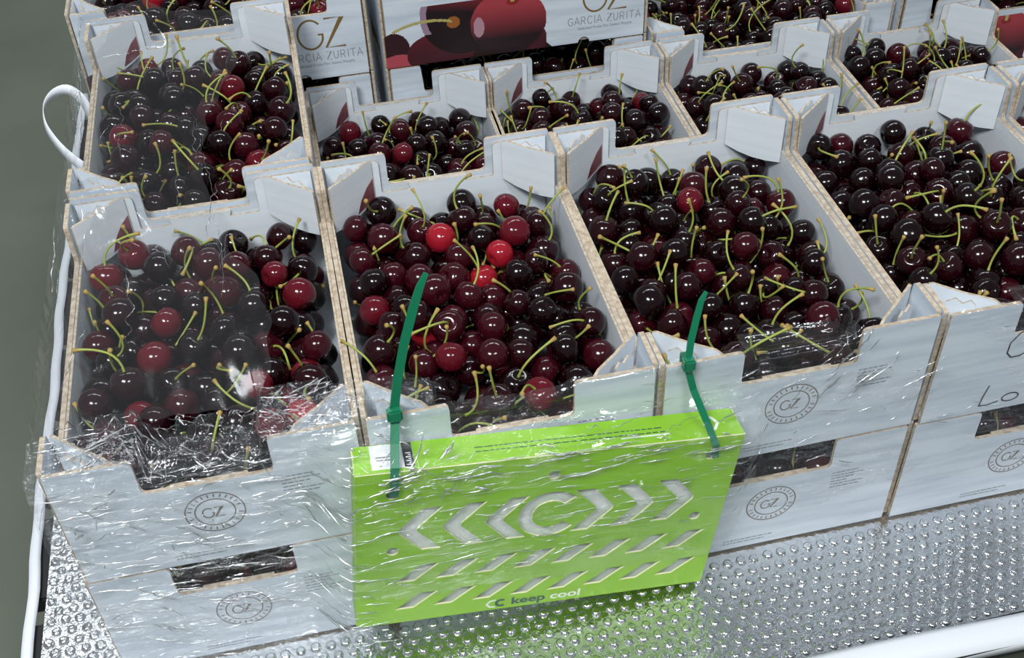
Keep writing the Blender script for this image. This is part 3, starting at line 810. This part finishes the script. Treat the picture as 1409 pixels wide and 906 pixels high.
zip_tie('shorter green zip tie at the right end of the green box',
        [(519, -24, z(-80)), (518, -34.5, z(-77)), (517, -35, z(-62)), (512, -24, z(-46)), (504, -8, z(-22)), (500, -4, z(-4)), (500, 4, z(4)), (501, 12, z(1)), (502, 13, z(-40))],
        (499, -5.5, z(5)), [(499, -4, z(8)), (502, 2, z(22)), (508, 10, z(38)), (513, 16, z(50)), (518, 20, z(55))], 5.6)

# ------------------------------------------------------------------ white loop of tape at the left
lp = []
for k in range(22):
    a = math.radians(-60 + 250 * k / 21)
    lp.append((-24 - 26 * math.sin(a) * .9, 560 + 46 * math.cos(a), z(-34 - 3 * math.sin(2 * a))))
lp = [(-2, 602, z(-60)), (-8, 612, z(-38)), (-22, 620, z(-28)), (-38, 612, z(-28)), (-47, 592, z(-32)), (-44, 562, z(-36)), (-34, 536, z(-40)), (-22, 516, z(-46)), (-10, 506, z(-56)), (-2, 504, z(-66))]
def smooth_line(p, n):
    out = []
    P_ = [Vector(p[0])] + [Vector(a) for a in p] + [Vector(p[-1])]
    for i in range(1, len(P_) - 2):
        for k in range(n):
            t = k / n; a, b, c, d = P_[i - 1:i + 3]
            out.append(.5 * ((2 * b) + (c - a) * t + (2 * a - 5 * b + 4 * c - d) * t * t + (3 * b - a - 3 * c + d) * t ** 3))
    return out + [P_[-1]]
loop_pts = smooth_line(lp, 4); o0 = Vector(lp[0])
loop = link('tape_loop', sweep('tape_loop', [p - o0 for p in loop_pts], 6.0, .3, [Vector((.3, .1, 1))] * len(loop_pts), WHITEP, True))
loop.location = o0 * MM; tag(loop, 'white tape loop sticking out at the left side of the crates', 'tape loop')

# ------------------------------------------------------------------ stretch film
film = empty('stretch_film', (600, 300, ZF)); tag(film, 'clear wrinkled stretch film wrapped around the crates and over the green box', 'stretch film')
fo = Vector((600, 300, ZF))
def sm(a, b, x):
    t = max(0, min(1, (x - a) / (b - a))); return t * t * (3 - 2 * t)
def nz(x, y, s=0): return noise.noise(Vector((x, y, s)))
def grid(name, nu, nv, fn, matl, keep=None):
    V = [fn(i / nu, j / nv) for j in range(nv + 1) for i in range(nu + 1)]
    Fc = []
    for j in range(nv):
        for i in range(nu):
            if keep and not keep((i + .5) / nu, (j + .5) / nv): continue
            a = j * (nu + 1) + i; Fc.append((a, a + 1, a + nu + 2, a + nu + 1))
    return link(name, mesh(name, [Vector(p) - fo for p in V], Fc, matl, True), film)
def crest(v):           # sharp folds
    return 1 - abs(v) * 2.2
def notch_at(x):
    v = 0
    for cx in X_F: v = max(v, sm(-56, -38, x - cx) * (1 - sm(36, 54, x - cx)))
    return v
def front_fn(a, b):
    X = -7 + a * 1212; s = 2 + b * 302
    wr = 2.4 * nz(X * .012, s * .055, 1) + 1.5 * nz(X * .03, s * .13 + X * .012, 2) + 1.3 * crest(nz(X * .010 + s * .02, s * .085, 5)) * sm(-.2, .3, nz(X * .01, s * .01, 8) + .15)
    wr += 1.1 * crest(nz(X * .022 - s * .01, s * .21, 11)) * sm(0, .3, nz(X * .014, s * .02, 12))
    amp = 1.35 if X < 240 else 1.0 if X < 560 else .5
    # tent over the green box
    P_ = Vector((X, 0, ZF + s)) - GO; gs = P_.dot(GU); gt = P_.dot(GV)
    m_ = sm(-38, -2, gs) * (1 - sm(GL + 2, GL + 45, gs)) * sm(-26, 0, gt)
    base = -3.4 - 31.5 * m_
    if s < 2 * H - 4:
        return (X, base - abs(wr) * amp - 1.0 * amp, ZF + s)
    q = s - (2 * H - 4); n_ = notch_at(X)
    y = base * max(0, 1 - q / 16) + q * .95 - 2
    zz = 2 * H - 3 + min(q, 5) * 1.0 + 1.5 - n_ * (17 * sm(0, 30, q) + 6) + amp * wr * (1 + .8 * n_)
    if n_ < .5: zz = max(zz, 2 * H + 1.2)
    return (X, y, ZF + zz)
def front_keep(a, b):
    X = -7 + a * 1212; s = 2 + b * 302
    P_ = Vector((X, 0, ZF + s)) - GO; gs = P_.dot(GU); gt = P_.dot(GV)
    if -6 < gs < GL + 45 and gt > 152 + 6 * nz(X * .02, 4) - max(0, gs - GL) * .6: return False
    if gs >= GL + 45 and s < 60 + 14 * nz(X * .015, 9): return False
    top = 2 * H + 4
    if X < 236: top = 300
    elif X < 300: top = 292
    elif X < 480: top = 2 * H + 2 + 8 * notch_at(X)
    else: top = 2 * H + 2 + 42 * notch_at(X)
    return s < top
grid('front_film', 420, 110, front_fn, FILM_F, front_keep)
def left_fn(a, b):
    Yv = -8 + a * 990; s = 2 + b * 264
    bul = 6 + 9 * math.sin(math.pi * min(1, s / 280)) * (.6 + .4 * nz(Yv * .006, 2))
    x = -bul - 3.0 * nz(Yv * .02, s * .012, 6) - 1.6 * nz(Yv * .09, s * .02, 7)
    return (min(x, -3), Yv, ZF + s)
grid('side_film', 200, 40, left_fn, FILM_T)
def top_fn(a, b):
    Yv = 62 + b * 690; edge = 150 + 26 * math.sin(Yv * .011) + 14 * nz(Yv * .02, 3)
    X = -8 + a * (edge + 8)
    lift = 0
    for yy in (361, 725):
        lift = max(lift, 1 - sm(8, 60, abs(Yv - yy)))
    zz = 2 * H - 28 + 8 * math.sin(math.pi * a) + 3.2 * nz(X * .05, Yv * .012, 1) + 2.2 * crest(nz(X * .06 + Yv * .01, Yv * .008, 4)) + lift * (31 - 26 * sm(.40, .62, a))
    zz += (1 - sm(0, .06, a)) * -6
    return (X, Yv, ZF + zz)
grid('top_film', 70, 150, top_fn, FILM_T)
def crumple_fn(a, b):
    X = -4 + a * 246; Yv = -3 + b * 78
    k = sm(0, .15, b)
    zz = 2 * H - 8 - 14 * b + k * (9 * nz(X * .045, Yv * .07, 2) + 7 * crest(nz(X * .05 + Yv * .03, Yv * .09, 3)) + 4 * nz(X * .15, Yv * .2, 4) + 3 * crest(nz(X * .12, Yv * .16, 6)))
    n_ = notch_at(X)
    zz -= n_ * 14 * (1 - b * .6)
    if n_ < .6 and b < .75: zz = max(zz, 2 * H + 1.4 + 2 * nz(X * .1, Yv * .1, 9) ** 2)
    return (X, Yv, ZF + zz)
def crumple_keep(a, b): return b < .72 + .28 * nz(a * 6, 2.2) + .1 * nz(a * 20, 7) and not (a < .17 and b > .12)
grid('crumpled_film', 150, 60, crumple_fn, FILM_C, crumple_keep)
def crumple2(a, b):
    X = 244 + a * 62; Yv = -2 + b * 46
    zz = 2 * H + 3 + 8 * abs(nz(X * .06, Yv * .07, 2)) + 7 * max(0, crest(nz(X * .07, Yv * .07, 3))) + 3 * nz(X * .2, Yv * .2, 5)
    return (X, Yv, ZF + zz - 18 * sm(.5, 1, a) * sm(.3, 1, b))
grid('crumpled_film', 40, 30, crumple2, FILM_C, lambda a, b: math.hypot(a - .45, b - .4) < .52 + .12 * nz(a * 5, b * 5))

# rolled pleats of the film: thin strands that catch the lamps
def fold_mat():
    k = bpy.data.materials.new('film_pleat'); k.use_nodes = True; N = k.node_tree.nodes; L = k.node_tree.links; N.clear()
    out = N.new('ShaderNodeOutputMaterial'); tr = N.new('ShaderNodeBsdfTransparent')
    gl = N.new('ShaderNodeBsdfGlossy'); gl.inputs['Roughness'].default_value = 0.22
    mx = N.new('ShaderNodeMixShader'); mx.inputs[0].default_value = 0.58
    L.new(tr.outputs[0], mx.inputs[1]); L.new(gl.outputs[0], mx.inputs[2]); L.new(mx.outputs[0], out.inputs[0])
    return k
PLEAT = fold_mat()
fr_ = random.Random(21)
def pleats(name, count, surf, region, ang, length, rad, lift):
    """surf(p, q) -> point; region = (p0, p1, q0, q1) in mm on the sheet"""
    V = []; Fc = []
    for _ in range(count):
        p, q = fr_.uniform(region[0], region[1]), fr_.uniform(region[2], region[3])
        a = math.radians(fr_.gauss(*ang)); L_ = length[0] * (length[1] / length[0]) ** (fr_.random() ** 1.6); n = max(4, int(L_ / 3)); r0 = fr_.uniform(*rad) * 1.7
        sd = fr_.uniform(0, 99); pts = []
        for k in range(n + 1):
            t = k / n; d = (t - .5) * L_; wv = L_ * .05 * noise.noise(Vector((d * .06, sd, 0))) + 1.2 * noise.noise(Vector((d * .25, sd, 5)))
            pp = p + d * math.cos(a) - wv * math.sin(a); qq = q + d * math.sin(a) + wv * math.cos(a)
            pts.append(Vector(surf(pp, qq)) + Vector(lift))
        b = len(V); m_ = 5
        for k, c in enumerate(pts):
            tg = (pts[min(k + 1, n)] - pts[max(k - 1, 0)]).normalized(); sdv = tg.cross(Vector((.1, -.6, .8))).normalized(); up_ = sdv.cross(tg)
            rr = r0 * math.sin(math.pi * (k + .35) / (n + .7)) * (.45 + .9 * abs(noise.noise(Vector((k * .45, sd, 9)))) * 1.6)
            for j in range(m_):
                an = 2 * math.pi * j / m_; V.append(c + (sdv * math.cos(an) + up_ * math.sin(an)) * rr - fo)
        for k in range(n):
            for j in range(m_):
                x0_, x1_ = b + k * m_ + j, b + k * m_ + (j + 1) % m_; Fc.append((x0_, x1_, x1_ + m_, x0_ + m_))
    tag(link(name, mesh(name, V, Fc, PLEAT, True), film), None, None, kind='stuff')
FS = lambda X, s_: front_fn((X + 7) / 1212, (min(max(s_, 3), 285) - 2) / 302)
CS = lambda X, Y_: crumple_fn((min(max(X, -3), 240) + 4) / 246, (min(max(Y_, -2), 60) + 3) / 78)
TS = lambda Y_, X: top_fn((min(max(X, -6), 165) + 8) / (150 + 26 * math.sin(Y_ * .011) + 14 * nz(Y_ * .02, 3) + 8), (min(max(Y_, 64), 748) - 62) / 690)
F_UP = (0, -.5, .2)
pleats('film_pleats', 230, FS, (0, 236, 6, 258), (-4, 9), (5, 75), (.12, .55), F_UP)
pleats('film_pleats', 60, FS, (0, 236, 150, 258), (-20, 40), (4, 30), (.2, .8), F_UP)
pleats('film_pleats', 26, FS, (40, 200, 60, 200), (-38, 14), (20, 95), (.15, .5), F_UP)
pleats('film_pleats', 130, FS, (236, 545, 90, 235), (-3, 7), (5, 80), (.12, .5), F_UP)
pleats('film_pleats', 46, FS, (236, 330, 205, 262), (5, 25), (5, 34), (.2, .9), F_UP)
pleats('film_pleats', 40, FS, (240, 545, 196, 240), (-2, 6), (10, 90), (.15, .6), F_UP)
pleats('film_pleats', 34, FS, (545, 720, 90, 258), (12, 22), (5, 45), (.12, .55), F_UP)
pleats('film_pleats', 10, FS, (600, 660, 205, 262), (50, 10), (12, 60), (.3, .8), F_UP)
pleats('film_pleats', 16, FS, (720, 900, 120, 258), (0, 12), (5, 40), (.1, .4), F_UP)
pleats('film_pleats', 230, CS, (5, 238, 0, 58), (10, 50), (4, 40), (.15, .7), (0, 0, .6))
pleats('film_pleats', 26, TS, (80, 700, 0, 150), (0, 10), (30, 160), (.12, .4), (0, 0, .5))
pleats('film_pleats', 30, lambda Y_, s_: left_fn((min(max(Y_, 0), 960) + 8) / 990, (s_ - 2) / 264), (0, 900, 30, 258), (0, 8), (30, 200), (.15, .6), (-.5, 0, .2))
bpy.context.view_layer.update()
